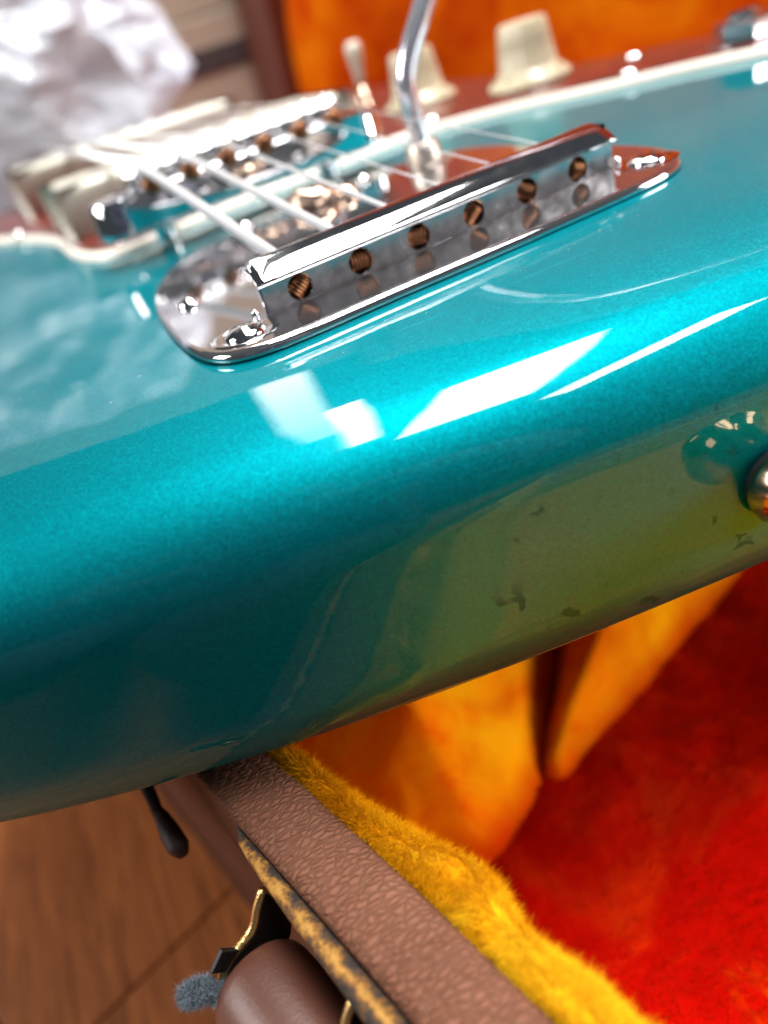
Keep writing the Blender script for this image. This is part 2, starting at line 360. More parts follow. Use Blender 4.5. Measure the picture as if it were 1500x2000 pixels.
# pickguard: tortoiseshell top, cream bevelled edge
pgc = [(-63.8, 224.4), (-54.5, 196), (-48.6, 167), (-47.9, 136), (-45.2, 115.5), (-39.4, 104.6), (-30, 104.2), (-9, 109.0), (3.7, 110.8), (19.7, 110.8), (37, 112.2), (52, 113), (67, 106), (79.7, 93.5), (94, 72.6), (107.6, 55), (117, 40), (127, 24),
       (136, 14), (143, 20), (146, 45), (142, 74), (132, 101), (124, 120), (121, 150), (123, 190), (130, 240), (134, 285), (124, 318), (90, 320), (55, 305), (28, 300), (-28, 300), (-52, 318), (-90, 350), (-104, 335), (-96, 290), (-78, 255)]
PG = spline(pgc, 420)
for _ in range(4): PG = .5 * PG + .25 * (np.roll(PG, 1, 0) + np.roll(PG, -1, 0))
b = MB(); b.prism(PG, [(0, ZT + .02), (0.15, ZT + .6), (1.7, ZT + 2.1)]); pg_edge = b.build("pickguard", M['bevel'], G, auto=40)
b = MB(); b.prism(PG, [(1.75, ZT + 1.5), (1.8, ZT + 2.25), (2.0, ZT + 2.3)]); b.build("tortoiseshell_face", M['tort'], pg_edge, auto=40)
PZ = ZT + 2.3
# domed slotted/cross screws
def screw_mesh(name, R, h, mat, cross=True):
    b = MB(); b.lathe((0, 0, 0), (0, 0, 1), [(R, 0), (R, h * .18), (R * .86, h * .55), (R * .6, h * .85), (R * .3, h), (.001, h * 1.02)], 24, cap=False)
    me = mesh(name, b.v, b.f, mat); return me
def cross_mesh(w, l, mat, h):
    b = MB(); b.box((0, 0, h), (l, w, .12)).box((0, 0, h + .01), (w, l, .12)); return mesh("slot", b.v, b.f, mat, False)
sm_pg = screw_mesh("pickguard_screw", 2.6, 1.1, M['bright'])
for x, y in [(122.7, 93), (101.4, 71.5), (-38.2, 148), (-57.5, 212), (66, 118), (-34, 112)]:
    link("pickguard_screw", sm_pg, pg_edge, (x, y, PZ))

# vibrato tailpiece ------------------------------------------------
plc = [(-44.0, -4), (-44.8, 6), (-44.4, 20), (-43.0, 34), (-40.3, 46), (-35.5, 57), (-29.5, 65), (-22, 70.5), (-13, 75), (0, 78), (14, 78), (26, 76), (36, 71), (42.5, 64), (45.2, 54), (46, 34), (46, 16), (45.2, 4), (42.5, -5), (37.5, -10.5), (30, -12.6), (15, -12.9), (0, -12.7), (-15, -12.2), (-30, -12.0), (-37.5, -11.2), (-41.8, -8.6)]
PL = spline(plc, 300)
for _ in range(6): PL = .5 * PL + .25 * (np.roll(PL, 1, 0) + np.roll(PL, -1, 0))
b = MB(); b.prism(PL, [(.3, ZT + .03), (.12, ZT + .25), (0, ZT + .5)] + [(1.0 - 1.0 * math.cos(a), -1.0 + math.sin(a)) for a in np.linspace(0, math.pi / 2, 8)] + [(1.3, 0), (2.2, 0), (4, 0)])
tail = b.build("vibrato_tailpiece", M['chrome'], G)
# string anchor: upright face with six holes, rolled nose, thin top
cols = 6; pitch = 10.4; fz0, fz1 = .02, 4.35; hz, hr = 2.14, 2.0; ex = 33.2
b = MB(); b2 = MB()
for i in range(cols):
    cx = (i - 2.5) * pitch; xl = cx - pitch / 2 if i else -32.2; xr = cx + pitch / 2 if i < 5 else 33.2
    angs = sorted(set([round(a, 5) for a in np.linspace(0, 2 * math.pi, 40, endpoint=False)] + [round(math.atan2(zz - hz, xx - cx) % (2 * math.pi), 5) for xx in (xl, xr) for zz in (fz0, fz1)]))
    n = len(angs); vi = []; vo = []; vd = []
    for a in angs:
        ca, sa = math.cos(a), math.sin(a)
        tt = min([(xr - cx) / ca if ca > 1e-9 else 1e9, (xl - cx) / ca if ca < -1e-9 else 1e9, (fz1 - hz) / sa if sa > 1e-9 else 1e9, (fz0 - hz) / sa if sa < -1e-9 else 1e9])
        vo.append((cx + ca * tt, 0, hz + sa * tt)); vi.append((cx + ca * hr, 0, hz + sa * hr)); vd.append((cx + ca * hr, 2.2, hz + sa * hr))
    # slightly rounded lip of the hole
    vm = [(cx + math.cos(a) * (hr - .12), .16, hz + math.sin(a) * (hr - .12)) for a in angs]
    vd = [(cx + math.cos(a) * (hr - .12), 2.6, hz + math.sin(a) * (hr - .12)) for a in angs]
    ff = []
    for k in range(n):
        j = (k + 1) % n
        ff += [(k, j, n + j, n + k), (n + k, n + j, 2 * n + j, 2 * n + k), (2 * n + k, 2 * n + j, 3 * n + j, 3 * n + k)]
    ff.append(tuple(range(3 * n, 4 * n)))
    b.add(vo + vi + vm + vd, ff)
anchor = b.build("string_anchor", M['face'], tail, smooth=False)
# rolled nose + top sheet as one thin swept sheet with thickness
path = [(.02, 4.33), (-.8, 4.33), (-1.12, 4.42), (-1.3, 4.62), (-1.36, 4.86), (-1.28, 5.08), (-1.05, 5.3)]
path += [(-1.05 + 3.0 * t, 5.3 + 2.6 * t - .80 * t * t) for t in np.linspace(.1, 1, 10)] + [(2.5, 7.3), (3.2, 7.46), (3.9, 7.5), (4.3, 7.35)]
thick = .55
P2 = np.array(path); T = np.gradient(P2, axis=0); T /= np.linalg.norm(T, axis=1)[:, None]; N2 = np.c_[T[:, 1], -T[:, 0]]
inner = P2 + N2 * thick if False else P2 - np.c_[-T[:, 1], T[:, 0]] * (-thick)
prof = list(map(tuple, P2)) + list(map(tuple, (P2 + np.c_[T[:, 1], -T[:, 0]] * thick)[::-1]))
xs = np.r_[np.linspace(-32.4, -31, 4), np.linspace(-29, 31, 20), np.linspace(32, 33.4, 4)]
b = MB(); K = len(prof); vv = []
for x in xs:
    e = max(0, -30.6 - x, x - 31.6) / 1.8; 
    vv += [(x, y * (1 - 0) + (0 if y < 3 else -e * e * 2.0), z - (.5 * e * e if z > 5 else 0)) for y, z in prof]
ff = [(i * K + j, i * K + (j + 1) % K, (i + 1) * K + (j + 1) % K, (i + 1) * K + j) for i in range(len(xs) - 1) for j in range(K)]
ff += [(i0 + j, i0 + j + 1, i0 + K - 2 - j, i0 + K - 1 - j) for i0 in (0, (len(xs) - 1) * K) for j in range(K // 2 - 1)]
b.add(vv, ff); b.build("rolled_lip", M['bright'], tail, auto=50)
# side cheek closing the left end of the anchor (thin bent sheet seen end-on)
for x in (-32.0, 33.1):
    b = MB(); b.box((x, .45, 2.2), (.5, .9, 4.3), None, .12); b.build("anchor_cheek", M['chrome'], tail, (x, .45, 2), smooth=False)
# ball ends
bb = MB(); bb.lathe((-1.6, 0, 0), (1, 0, 0), [(.9, 0), (1.5, .12)] + [(1.62 + .16 * math.cos(k * 1.57), .25 + k * .135) for k in range(21)] + [(1.5, 3.08), (.9, 3.2)], 28)
bm_ball = mesh("ball_end", bb.v, bb.f, M['copper'])
for i in range(6):
    o = link("ball_end", bm_ball, tail, ((i - 2.5) * pitch + .05, 1.55, hz - .12)); o.rotation_euler = (random.uniform(-.4, .4), random.uniform(-.9, .9), random.uniform(-.3, .3))
# plate screws with dimpled washers
scm = screw_mesh("plate_screw", 3.1, 1.5, M['bright']); crm = cross_mesh(.55, 3.4, M['black'], 1.42)
dm = MB(); dm.lathe((0, 0, 0), (0, 0, 1), [(5.2, 0.01), (4.9, .16), (4.3, .2), (3.8, .08), (3.3, .04)], 32, cap=False); dmm = mesh("countersink", dm.v, dm.f, M['bright'])
for k, (x, y) in enumerate([(-37.0, -3.4), (37.2, -3.6), (-38.6, 24), (40, 24), (-12.5, 71), (19, 71.5)]):
    big = k < 2
    o = link("plate_screw", scm, tail, (x, y, 0.02)); o.scale = (1, 1, .75) if big else (.62, .62, .8)
    if big:
        link("countersink", dmm, o, (x, y, 0.02)); q = link("slot", crm, o, (x, y, 0.02)); q.rotation_euler.z = .6 + k
# small round post beside the face ends
pm_ = MB(); pm_.lathe((0, 0, 0), (0, 0, 1), [(.55, 0), (.55, 1.0), (.35, 1.3), (.001, 1.35)], 16, cap=False); pmm = mesh("guide_pin", pm_.v, pm_.f, M['bright'])
link("guide_pin", pmm, tail, (-33.6, 1.2, 0)); link("guide_pin", pmm, tail, (34.6, .6, 0))
# lock button, spring screw
b = MB(); b.lathe((3.0, 66, 0), (0, 0, 1), [(5.2, .6), (5.7, 1.0), (5.9, 2.4), (5.6, 3.2), (4.4, 3.8), (2.4, 4.1), (.001, 4.2)], 36, cap=False); b.lathe((3, 66, 0), (0, 0, 1), [(3.0, 0), (3.0, .7)], 24)
b.build("lock_button", M['nickel'], tail, (3, 66, 0))
b = MB(); b.lathe((9.5, 60.5, 0), (0, 0, 1), [(2.6, 0), (2.6, 1.2), (2.2, 2.0), (1.0, 2.4), (.001, 2.4)], 24, cap=False); b.build("spring_screw", M['nickel'], tail, (9.5, 60.5, 0))
b = MB(); b.lathe((-20, 24, 0), (0, 0, 1), [(2.0, 0), (2.0, .8), (1.6, 1.6), (.001, 1.8)], 20, cap=False); b.build("pivot_stud", M['nickel'], tail, (-20, 24, 0))
# arm collet + arm
b = MB(); b.lathe((31.4, 62, 0), (0, 0, 1), [(4.4, 0), (4.3, 1.2), (3.8, 4.6), (3.5, 5.0), (2.8, 5.1)], 32); b.build("arm_collet", mat_chrome('dull_nickel', (.55, .48, .42), .38, .1, 3), tail, (31.4, 62, 0))
ap = spline([(31.4, 62, 3), (31.2, 62, 8), (30.9, 62, 13.5), (31.2, 62, 18.5), (33.5, 62, 23), (37, 62, 27.5), (41.5, 62.5, 33), (48, 63, 41), (60, 63, 55), (85, 58, 78), (125, 48, 92), (150, 42, 95)], 70, False)
M['arm'] = mat_chrome('satin_arm', (.84, .84, .92), .12, .12, 5, 0, .86)
b = MB(); b.tube(ap, [2.3 + .15 * math.exp(-((k - 16) / 5) ** 2) for k in range(70)], 20); arm = b.build("vibrato_arm", M['arm'], tail, (31.4, 62, 3))

# bridge ----------------------------------------------------------------
bx0, bx1, by = -34.0, 30.5, 96.0
b = MB()
b.box(((bx0 + bx1) / 2, by, 4.4), (bx1 - bx0, 15, 1.2), None, .3)
ta = math.radians(9); wy = Vector((0, math.cos(ta), math.sin(ta))); wz = Vector((0, -math.sin(ta), math.cos(ta)))
b.box(((bx0 + bx1) / 2, by - 7.4, 8.3), (bx1 - bx0, 1.2, 9.0), (Vector((1, 0, 0)), wy, wz), .4)
b.box(((bx0 + bx1) / 2, by + 7.2, 8.3), (bx1 - bx0, 1.2, 9.0), None, .4)
for ex_ in (bx0 - .2, bx1 + .2):
    b.lathe((ex_, by, 3.8), (0, 0, 1), [(6.6, 0), (7.0, .4), (7.0, 7.6), (6.2, 8.6), (2.2, 8.8)], 32)
    b.lathe((ex_ + (9 if ex_ < 0 else -9), by + 3, -1), (0, 0, 1), [(3.0, 0), (3.0, 5.2)], 20)
bridge = b.build("bridge", M['bright'], G, ((bx0 + bx1) / 2, by, 6), auto=40)
sb = MB(); prof_ = []
for k in range(40):
    h = -4.4 + 8.8 * k / 39; prof_.append((3.1 + .38 * math.sin(k * math.pi * .7), h))
sb.lathe((0, 0, 0), (1, 0, 0), [(.8, -4.5)] + prof_ + [(.8, 4.5)], 24); sm_ = mesh("saddle", sb.v, sb.f, M['bright'])
ib = MB(); ib.lathe((0, -9.0, 0), (0, -1, 0), [(2.3, -.6), (2.3, .4), (2.1, 1.1), (1.5, 1.7), (.7, 1.9), (.001, 1.7)], 22, cap=False); ib.lathe((0, 0, 0), (0, -1, 0), [(.9, -6), (.9, 9)], 10); isc = mesh("intonation_screw", ib.v, ib.f, M['copper'])
ss = MB(); ss.box((0, -10.75, 0), (3.2, .12, .5)); ssm = mesh("slot", ss.v, ss.f, M['black'], False)
hs = MB(); hs.lathe((0, 0, 0), (0, 0, 1), [(1.1, -6), (1.1, 3.2), (.8, 3.6), (.001, 3.6)], 12, cap=False); hsm = mesh("height_screw", hs.v, hs.f, M['bright'])
for i in range(6):
    x = -26 + i * 9.75
    s_ = link("saddle", sm_, bridge, (x, by + .5 + (i % 3) * .9, 14.2))
    link("intonation_screw", isc, bridge, (x, by + 1, 13.0)); q = link("slot", ssm, bridge, (x, by + 1, 13.0)); q.rotation_euler.y = random.uniform(0, 3)
    for dx in (-2.9, 2.9): link("height_screw", hsm, s_, (x + dx, by + .5 + (i % 3) * .9, 14.6))
# strings
gs = [2.05, 1.6, .8, .36, .26, .2]
for i, d in enumerate(gs):
    xa = (i - 2.5) * pitch; xb = -26 + i * 9.75; yb = by + .5 + (i % 3) * .9
    top = (xb, yb, 17.7)
    b = MB(); b.tube([(xa, 1.2, 5.2), (xa, 6, 5.7), top], d / 2, 12); b.tube([top, (xb * 1.0 + (xb * .97 - xb) * .5, 330, 19.5), (xb * .85, 560, 17)], d / 2, 10)
    b.build("string", M['steel'], G, (xa, 1, 5))
# pickups
def pickup(cy, z1, cxx):
    poly = spline([(cxx - 46, cy - 17), (cxx - 43, cy - 20), (cxx + 43, cy - 20), (cxx + 46, cy - 17), (cxx + 46, cy + 17), (cxx + 43, cy + 20), (cxx - 43, cy + 20), (cxx - 46, cy + 17)], 120)
    b = MB(); b.prism(poly, [(0, PZ - .5), (0, z1 - 2.2)] + [(2.2 - 2.2 * math.cos(a), z1 - 2.2 + 2.2 * math.sin(a)) for a in np.linspace(.1, math.pi / 2, 8)])
    p = b.build("pickup", M['ivory'], G, (cxx, cy, PZ))
    pb = MB(); pb.lathe((0, 0, 0), (0, 0, 1), [(2.4, -2), (2.4, .35), (2.0, .5), (.001, .5)], 18, cap=False); pmsh = mesh("pole_piece", pb.v, pb.f, M['steel'])
    for i in range(6): link("pole_piece", pmsh, p, (cxx - 25 + i * 10, cy, z1))
pickup(163, 14.5, 4); pickup(268, 18.0, -1)
# knobs with numbered skirts
def knob(x, y):
    b = MB(); wob = lambda t, k: 1 + (.018 * math.cos(t * 30) if 4 <= k <= 6 else 0)
    b.lathe((x, y, PZ), (0, 0, 1), [(12.6, .4), (12.9, .9), (12.4, 2.0), (9.6, 4.0), (8.9, 4.9), (7.9, 12.0), (7.2, 16.6), (6.7, 17.3), (4, 17.5), (.001, 17.5)], 180, cap=False, wob=wob)
    k_ = b.build("control_knob", M['cream'], G, (x, y, PZ), auto=45)
    b = MB()
    for i in range(10):
        a = i * math.pi * .17 + 2.4; c = Vector((math.cos(a), math.sin(a), 0)); p = Vector((x, y, PZ + 3.25)) + c * 11.2
        tdir = (c * -2.6 + Vector((0, 0, 2.2))).normalized(); nn = Vector((-c.y, c.x, 0))
        b.box(p, (1.9, .35, .25), (tdir, nn, tdir.cross(nn)))
    b.build("skirt_marking", M['felt'], k_, (x, y, PZ), smooth=False)
knob(101.5, 116); knob(86, 160)
# toggle switch
b = MB(); b.lathe((86, 205, PZ), (0, 0, 1), [(5, 0), (5, 1.0), (3.4, 1.8), (3.4, 5), (2.2, 5.8), (1.5, 9)], 24); tg = b.build("toggle_switch", M['nickel'], G, (86, 205, PZ))
b = MB(); b.tube([(86, 205, PZ + 7), (86.2, 205, PZ + 12), (86.4, 205, PZ + 18), (86.6, 205, PZ + 22), (86.6, 205, PZ + 24)], [1.6, 2.0, 2.9, 3.3, 2.0], 16); b.build("switch_tip", M['ivory'], tg, (86, 205, PZ + 5))
# output jack: hex nut and ferrule
b = MB(); b.lathe((126, 56, PZ), (0, 0, 1), [(9.4, 0), (9.4, .8), (8.6, 1.1)], 36); b.lathe((126, 56, PZ + .9), (0, 0, 1), [(7.6, 0), (7.6, 3.6), (6.9, 4.3), (4.2, 4.5)], 6); b.lathe((126, 56, PZ + 4), (0, 0, 1), [(4.4, 0), (4.4, 2.4), (3.6, 2.6), (3.4, .5)], 28)
b.build("output_jack", M['chrome'], G, (126, 56, PZ), smooth=False)
# strap button on the butt end
wn = Vector((-.2, -1, 0)).normalized(); wp = Vector((6.8, -55.5, -25.8))
b = MB(); b.lathe(wp, wn, [(4.9, -.4), (4.9, .7), (4.5, .9)], 40); sbw = b.build("strap_button", M['felt'], G, wp)
b = MB(); b.lathe(wp, wn, [(5.2, 1.0), (5.3, 1.8), (4.4, 3.4), (3.9, 5.6), (4.0, 7.6), (4.8, 9.4), (5.9, 10.2), (6.2, 11.0), (5.9, 11.8), (5.0, 12.4), (3.4, 12.3), (2.6, 11.6), (.001, 11.5)], 56, cap=False); b.build("button_stem", mat_chrome('warm_nickel', (.80, .52, .32), .10, .1, 3), sbw, wp)
# scratches in the lacquer
b = MB()
def scratch(p, q, w):
    p = Vector((*p, ZT + .012)); q = Vector((*q, ZT + .012)); d_ = (q - p); nrm = Vector((-d_.y, d_.x, 0)).normalized() * w
    n = 10; v_ = []
    for k in range(n + 1):
        t = k / n; c = p + d_ * t + nrm * (6 * math.sin(t * 3.1) * .3); ww = nrm * (math.sin(math.pi * t) * .8 + .2) * .5
        v_ += [c - ww, c + ww]
    b.add(v_, [(2 * k, 2 * k + 2, 2 * k + 3, 2 * k + 1) for k in range(n)])
for p, q, w in [((-8.2, -24.2), (9.6, -25.6), 0.055), ((-23.5, -22.8), (-14.8, -24.3), 0.066), ((-13.5, -19.6), (1.5, -21.0), 0.039), ((12, -20), (24, -17.6), 0.033)]: scratch(p, q, w)
b.build("scratch", M['scratch'], body, smooth=False)
b = MB()
for k in range(46):
    x = rng.uniform(-75, 20); y = rng.uniform(-22, -14) if x > -40 else rng.uniform(-20, 30); rr_ = rng.uniform(.05, .14); a0 = rng.uniform(0, 6)
    n_ = 6; b.add([(x + rr_ * math.cos(a0 + i) * rng.uniform(.5, 1.3), y + rr_ * math.sin(a0 + i) * rng.uniform(.5, 1.3), ZT + .03) for i in np.arange(n_) * math.pi / 3], [tuple(range(n_))])
d_ = b.build("dust_speck", M['ivory'], body, smooth=False); d_["kind"] = "stuff"
# neck beyond the body
b = MB(); b.box((-1, 470, 3), (54, 340, 16), None, 5); nk = b.build("neck", M['frets'], G, (-1, 470, 3))

# ------------------------------------------------------------------ the case
CASE = tag(empty("guitar_case", cs(150, 120, FLOOR)), "open tan tolex guitar case lined with crushed red and orange plush", "instrument case")
v_in, v_out = -65.8, -75.3; RT = -46.3
U0, U1 = -235, 530
# near rim wall: tolex covered, with rolled top edges
pr = [(v_out, FLOOR + 8), (v_out, RT - 1.2), (v_out + .35, RT - .4), (v_out + 1.3, RT - .02), (v_out + 4, RT + .12), (v_in - 2.2, RT + .05), (v_in - .7, RT - .5), (v_in - .1, RT - 1.6), (v_in, RT - 4), (v_in, FLOOR + 8)]
strip("rim", M['tolex'], pr, U0, U1, CASE, 200, .25)
strip("bottom_shell", M['dark'], [(v_out + .5, FLOOR + .5), (v_out + .5, FLOOR + 9), (340, FLOOR + 9), (340, FLOOR + .5)], U0, U1, CASE, 4, smooth=False)
strip("rear_wall", M['dark'], [(326, FLOOR + 9.2), (326, RT - 6), (338, RT - 6), (338, FLOOR + 9.2)], U0, U1, CASE, 4, smooth=False)
b = MB(); b.box(cs(U0 - 6, 130, (RT - 8 + FLOOR + 9.3) / 2), (408, 11, RT - 8 - FLOOR - 9.3), (V, U, Z), 1); b.build("end_wall", M['yellow'], CASE, cs(U0 - 6, 130, -110), smooth=False)
b = MB(); b.box(cs(U1 - 6, 130, (RT - 8 + FLOOR + 9.3) / 2), (390, 11, RT - 8 - FLOOR - 9.3), (V, U, Z), 1); b.build("end_wall", M['dark'], CASE, cs(U1 - 6, 130, -110), smooth=False)
# plush floor of the case
FZ = -107.0
def heightfield(name, mat, u0, u1, v0, v1, nu, nv, fz, parent, smooth=True):
    vv = []; ff = []
    for i in range(nu):
        for j in range(nv):
            u = u0 + (u1 - u0) * i / (nu - 1); v_ = v0 + (v1 - v0) * j / (nv - 1); vv.append(cs(u, v_, fz(u, v_)))
    for i in range(nu - 1):
        for j in range(nv - 1): a = i * nv + j; ff.append((a, a + 1, a + nv + 1, a + nv))
    b = MB(); b.add(vv, ff); return b.build(name, mat, parent, cs((u0 + u1) / 2, (v0 + v1) / 2, FZ), smooth)
pf = lambda u, v: FZ + 2.5 * noise.fractal(Vector((u * .03, v * .03, 1)), .8, 2, 4)
plush_floor = heightfield("plush_floor", M['red'], -233, 505, v_in + 1, 325, 330, 160, pf, CASE)
# far lining (hinge side) and lid
strip("rear_lining", M['red'], [(322, FZ - 3), (318, FZ + 20), (317, RT - 8), (321, RT - 5), (325.8, RT - 5), (325.8, FZ - 3)], -230, 489, CASE, 60)
LID = []
nz = 44; nu = 110
tilt = math.radians(4)
vv = []; ff = []
for i in range(nz):
    for j in range(nu):
        h = i / (nz - 1) * 400; u = -228 + (489 + 228) * j / (nu - 1)
        d = 6 * noise.fractal(Vector((u * .012, h * .012, 4)), .9, 2, 3)
        vv.append(cs(u, 314 + h * math.sin(tilt) + d, RT - 4 + h * math.cos(tilt)))
for i in range(nz - 1):
    for j in range(nu - 1): a = i * nu + j; ff.append((a, a + 1, a + nu + 1, a + nu))
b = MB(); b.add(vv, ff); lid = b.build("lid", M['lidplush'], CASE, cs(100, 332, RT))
ve = [Vector((0, math.sin(tilt), math.cos(tilt)))]
lz = (V * math.sin(tilt) + Z * math.cos(tilt)); lv = (V * math.cos(tilt) - Z * math.sin(tilt))
b = MB(); b.box(cs(0, 316, RT) + U * 510 + lz * 200 - lv * 4, (40, 26, 420), (U, lv, lz), 5); b.build("lid_edge", M['lidedge'], lid, cs(518, 332, RT))
b = MB(); b.box(cs(150, 332, RT) + lz * 200 + lv * 20, (750, 8, 420), (U, lv, lz), 2); b.build("lid_shell", M['dark'], lid, cs(95, 340, RT), smooth=False)
# padded lip of yellow plush along the near rim
vv = []; ff = []; us = np.linspace(-233, 500, 400); K = 22
def lip_w(u): return 2.4 + 2.9 * min(1, max(0, (-22 - u) / 26)) + 1.1 * noise.fractal(Vector((u * .075, 2.7, 0)), .8, 2, 3) + .8 * math.exp(-((u + 46) / 7) ** 2)
def lip_prof(u):
    """list of (v,z): roll of padding that swells and droops into the case"""
    w = lip_w(u)
    out = []
    for k in range(K):
        a = math.pi * (1.02 - k / (K - 1) * 1.25)
        x = v_in - .3 + w * .5 + w * .5 * math.cos(a); z = RT - 1.2 - w * .62 + w * .62 * math.sin(a)
        n_ = .4 * noise.fractal(Vector((u * .16, k * .35, 5)), .8, 2, 3)
        out.append((x + n_ * .7, z + n_))
    out.append((v_in + w * .8, RT - 20)); out.append((v_in + w - 2, FZ - 1))
    return out
for u in us: vv += [cs(u, *p) for p in lip_prof(u)]
K2 = K + 2
for i in range(len(us) - 1):
    for j in range(K2 - 1): ff.append((i * K2 + j, i * K2 + j + 1, (i + 1) * K2 + j + 1, (i + 1) * K2 + j))
b = MB(); b.add(vv, ff); lip = b.build("padded_lip", M['yellow'], CASE, cs(0, v_in, RT))
# contoured orange pads under the guitar: traced on their top level
PZT = -101.0
def pad(poly, name, PZT=PZT):
    P = spline(poly, 160)
    for _ in range(5): P = .5 * P + .25 * (np.roll(P, 1, 0) + np.roll(P, -1, 0))
    lo_, hi_ = P.min(0) - 3, P.max(0) + 3; st = 1.5
    xs_ = np.arange(lo_[0], hi_[0], st); ys_ = np.arange(lo_[1], hi_[1], st); X, Y = np.meshgrid(xs_, ys_, indexing='ij'); Q = np.c_[X.ravel(), Y.ravel()]
    A = P; B = np.roll(P, -1, 0); ins = np.zeros(len(Q), bool); dm = np.full(len(Q), 1e9)
    for a, c in zip(A, B):
        e = c - a; w = Q - a; tt = np.clip((w @ e) / (e @ e), 0, 1); dm = np.minimum(dm, np.linalg.norm(w - tt[:, None] * e, axis=1))
        cr = (a[1] > Q[:, 1]) != (c[1] > Q[:, 1]); 
        with np.errstate(divide='ignore', invalid='ignore'): xi = (c[0] - a[0]) * (Q[:, 1] - a[1]) / (c[1] - a[1]) + a[0]
        ins ^= cr & (Q[:, 0] < xi)
    sd = np.where(ins, dm, -dm) + 1.3; h = np.clip((sd + 1.5) / 6.5, 0, 1); h = 1 - (1 - h) ** 2
    zz = np.array([pf(U.dot(Vector((x, y, 0))), V.dot(Vector((x, y, 0)))) for x, y in Q]) - 1.5 + h * (PZT - FZ + 1.5) + np.minimum(.85 * np.clip(sd - 2, 0, 60), 46)
    keep = sd > -2.2; idx = -np.ones(len(Q), int); idx[keep] = np.arange(keep.sum()); ny = len(ys_); ff = []
    for i in range(len(xs_) - 1):
        for j in range(ny - 1):
            f_ = [idx[i * ny + j], idx[(i + 1) * ny + j], idx[(i + 1) * ny + j + 1], idx[i * ny + j + 1]]
            if min(f_) >= 0: ff.append(f_)
    b = MB(); b.add(list(np.c_[Q, zz][keep]), ff); c = P.mean(0)
    o = b.build(name, M['orange'], CASE, (c[0], c[1], PZT))
    return o
pad([(-50, -13), (-43, -18), (-35.6, -24.0), (-30, -22.8), (-25.0, -21.0), (-18.0, -17.4), (-13.5, -12.5), (-9.8, -7.4), (-1.8, 1.2), (10, 14), (30, 40), (10, 90), (-60, 90), (-62, 30), (-57, 6)], "contour_pad")
pad([(-14.2, -19.4), (-9, -17.8), (-5.4, -16.2), (6, -13.2), (18.1, -10.2), (36.3, -4.8), (70, 6), (110, 30), (90, 70), (45, 50), (18, 18), (2, -1.5), (-6, -9.5), (-12.5, -16.4)], "contour_pad", PZT - 1.5)

# plush pile: thin blades, one mass
def blades(name, mat, pts, nrm, length, width, parent, lean=.6):
    n = len(pts); d = nrm + rng.normal(0, lean, (n, 3)); d /= np.linalg.norm(d, axis=1)[:, None]
    side = np.cross(d, rng.normal(0, 1, (n, 3))); side /= np.linalg.norm(side, axis=1)[:, None]
    L = length * rng.uniform(.45, 1.0, (n, 1)); w = width * .5
    curl = rng.normal(0, .35, (n, 3)) * L
    mid = pts + d * L * .55; tip = pts + d * L + curl * .6
    v = np.empty((n * 5, 3)); v[0::5] = pts - side * w; v[1::5] = pts + side * w; v[2::5] = mid - side * w * .8; v[3::5] = mid + side * w * .8; v[4::5] = tip
    me = bpy.data.meshes.new(name); k = np.arange(n) * 5
    me.vertices.add(n * 5); me.vertices.foreach_set("co", (v * S).ravel())
    tri = np.c_[k, k + 1, k + 3, k, k + 3, k + 2, k + 2, k + 3, k + 4].reshape(-1)
    me.loops.add(len(tri)); me.loops.foreach_set("vertex_index", tri.astype(np.int32)); me.polygons.add(len(tri) // 3)
    me.polygons.foreach_set("loop_start", np.arange(0, len(tri), 3, dtype=np.int32)); me.materials.append(mat); me.update(); me.validate()
    o = link(name, me, parent, (0, 0, 0)); o["kind"] = "stuff"; return o
us_ = rng.uniform(-135, 10, 110000); ts = rng.uniform(0, 1, 110000) ** .8; pts = []; nr = []
for u, t in zip(us_, ts):
    k = min(int((.12 + .88 * t) * (K - 1)), K - 2); p = lip_prof_cache = None
    w = lip_w(u); a = math.pi * (1.02 - (.1 + .9 * t) * 1.25)
    pts.append(cs(u, v_in - .3 + w * .5 + w * .5 * math.cos(a), RT - 1.5 - w * .62 + w * .62 * math.sin(a))); q_ = pts[-1] * .16; nr.append(V * math.cos(a) + Z * math.sin(a) - U * .3 + Vector((noise.noise(q_), noise.noise(q_ + Vector((9, 0, 0))), noise.noise(q_ + Vector((0, 9, 0))))) * 1.5)
blades("plush_pile", M['yellow'], np.array([tuple(p) for p in pts]), np.array([tuple(p) for p in nr]), 2.2, .065, lip, .3)
n = 110000; uu = rng.uniform(-140, 60, n); v2 = rng.uniform(v_in + 8, 110, n)
pts = np.array([tuple(cs(a, c, pf(a, c) - .2)) for a, c in zip(uu, v2)])
blades("plush_pile", M['red'], pts, np.tile((.25, -.25, .8), (n, 1)), 2.2, .12, plush_floor, .4)

# brass strip along the outer edge of the rim
n = 60; us = np.linspace(-190, -19.5, n); vv = []; ff = []; K = 9
for i, u in enumerate(us):
    e = math.sqrt(max(0, 1 - math.exp(-(-19.5 - u) / 3.0))); hw = (1.0 + min(1.1, max(0, (-22 - u) * .024))) * max(.08, e)
    for k in range(K):
        a = math.pi * (1.05 - k / (K - 1) * 1.25)
        vv.append(cs(u, v_out + .15 - hw + hw * math.cos(a), RT - 2.4 + hw * .85 * math.sin(a)))
for i in range(n - 1):
    for k in range(K - 1): ff.append((i * K + k, i * K + k + 1, (i + 1) * K + k + 1, (i + 1) * K + k))
ff.append(tuple(range(K))); ff.append(tuple(reversed(range((n - 1) * K, n * K))))
b = MB(); b.add(vv, ff); brass = b.build("brass_trim", M['brass'], CASE, cs(-60, v_out - 1.3, RT))
tag(brass, "worn brass trim along the outer rim edge")
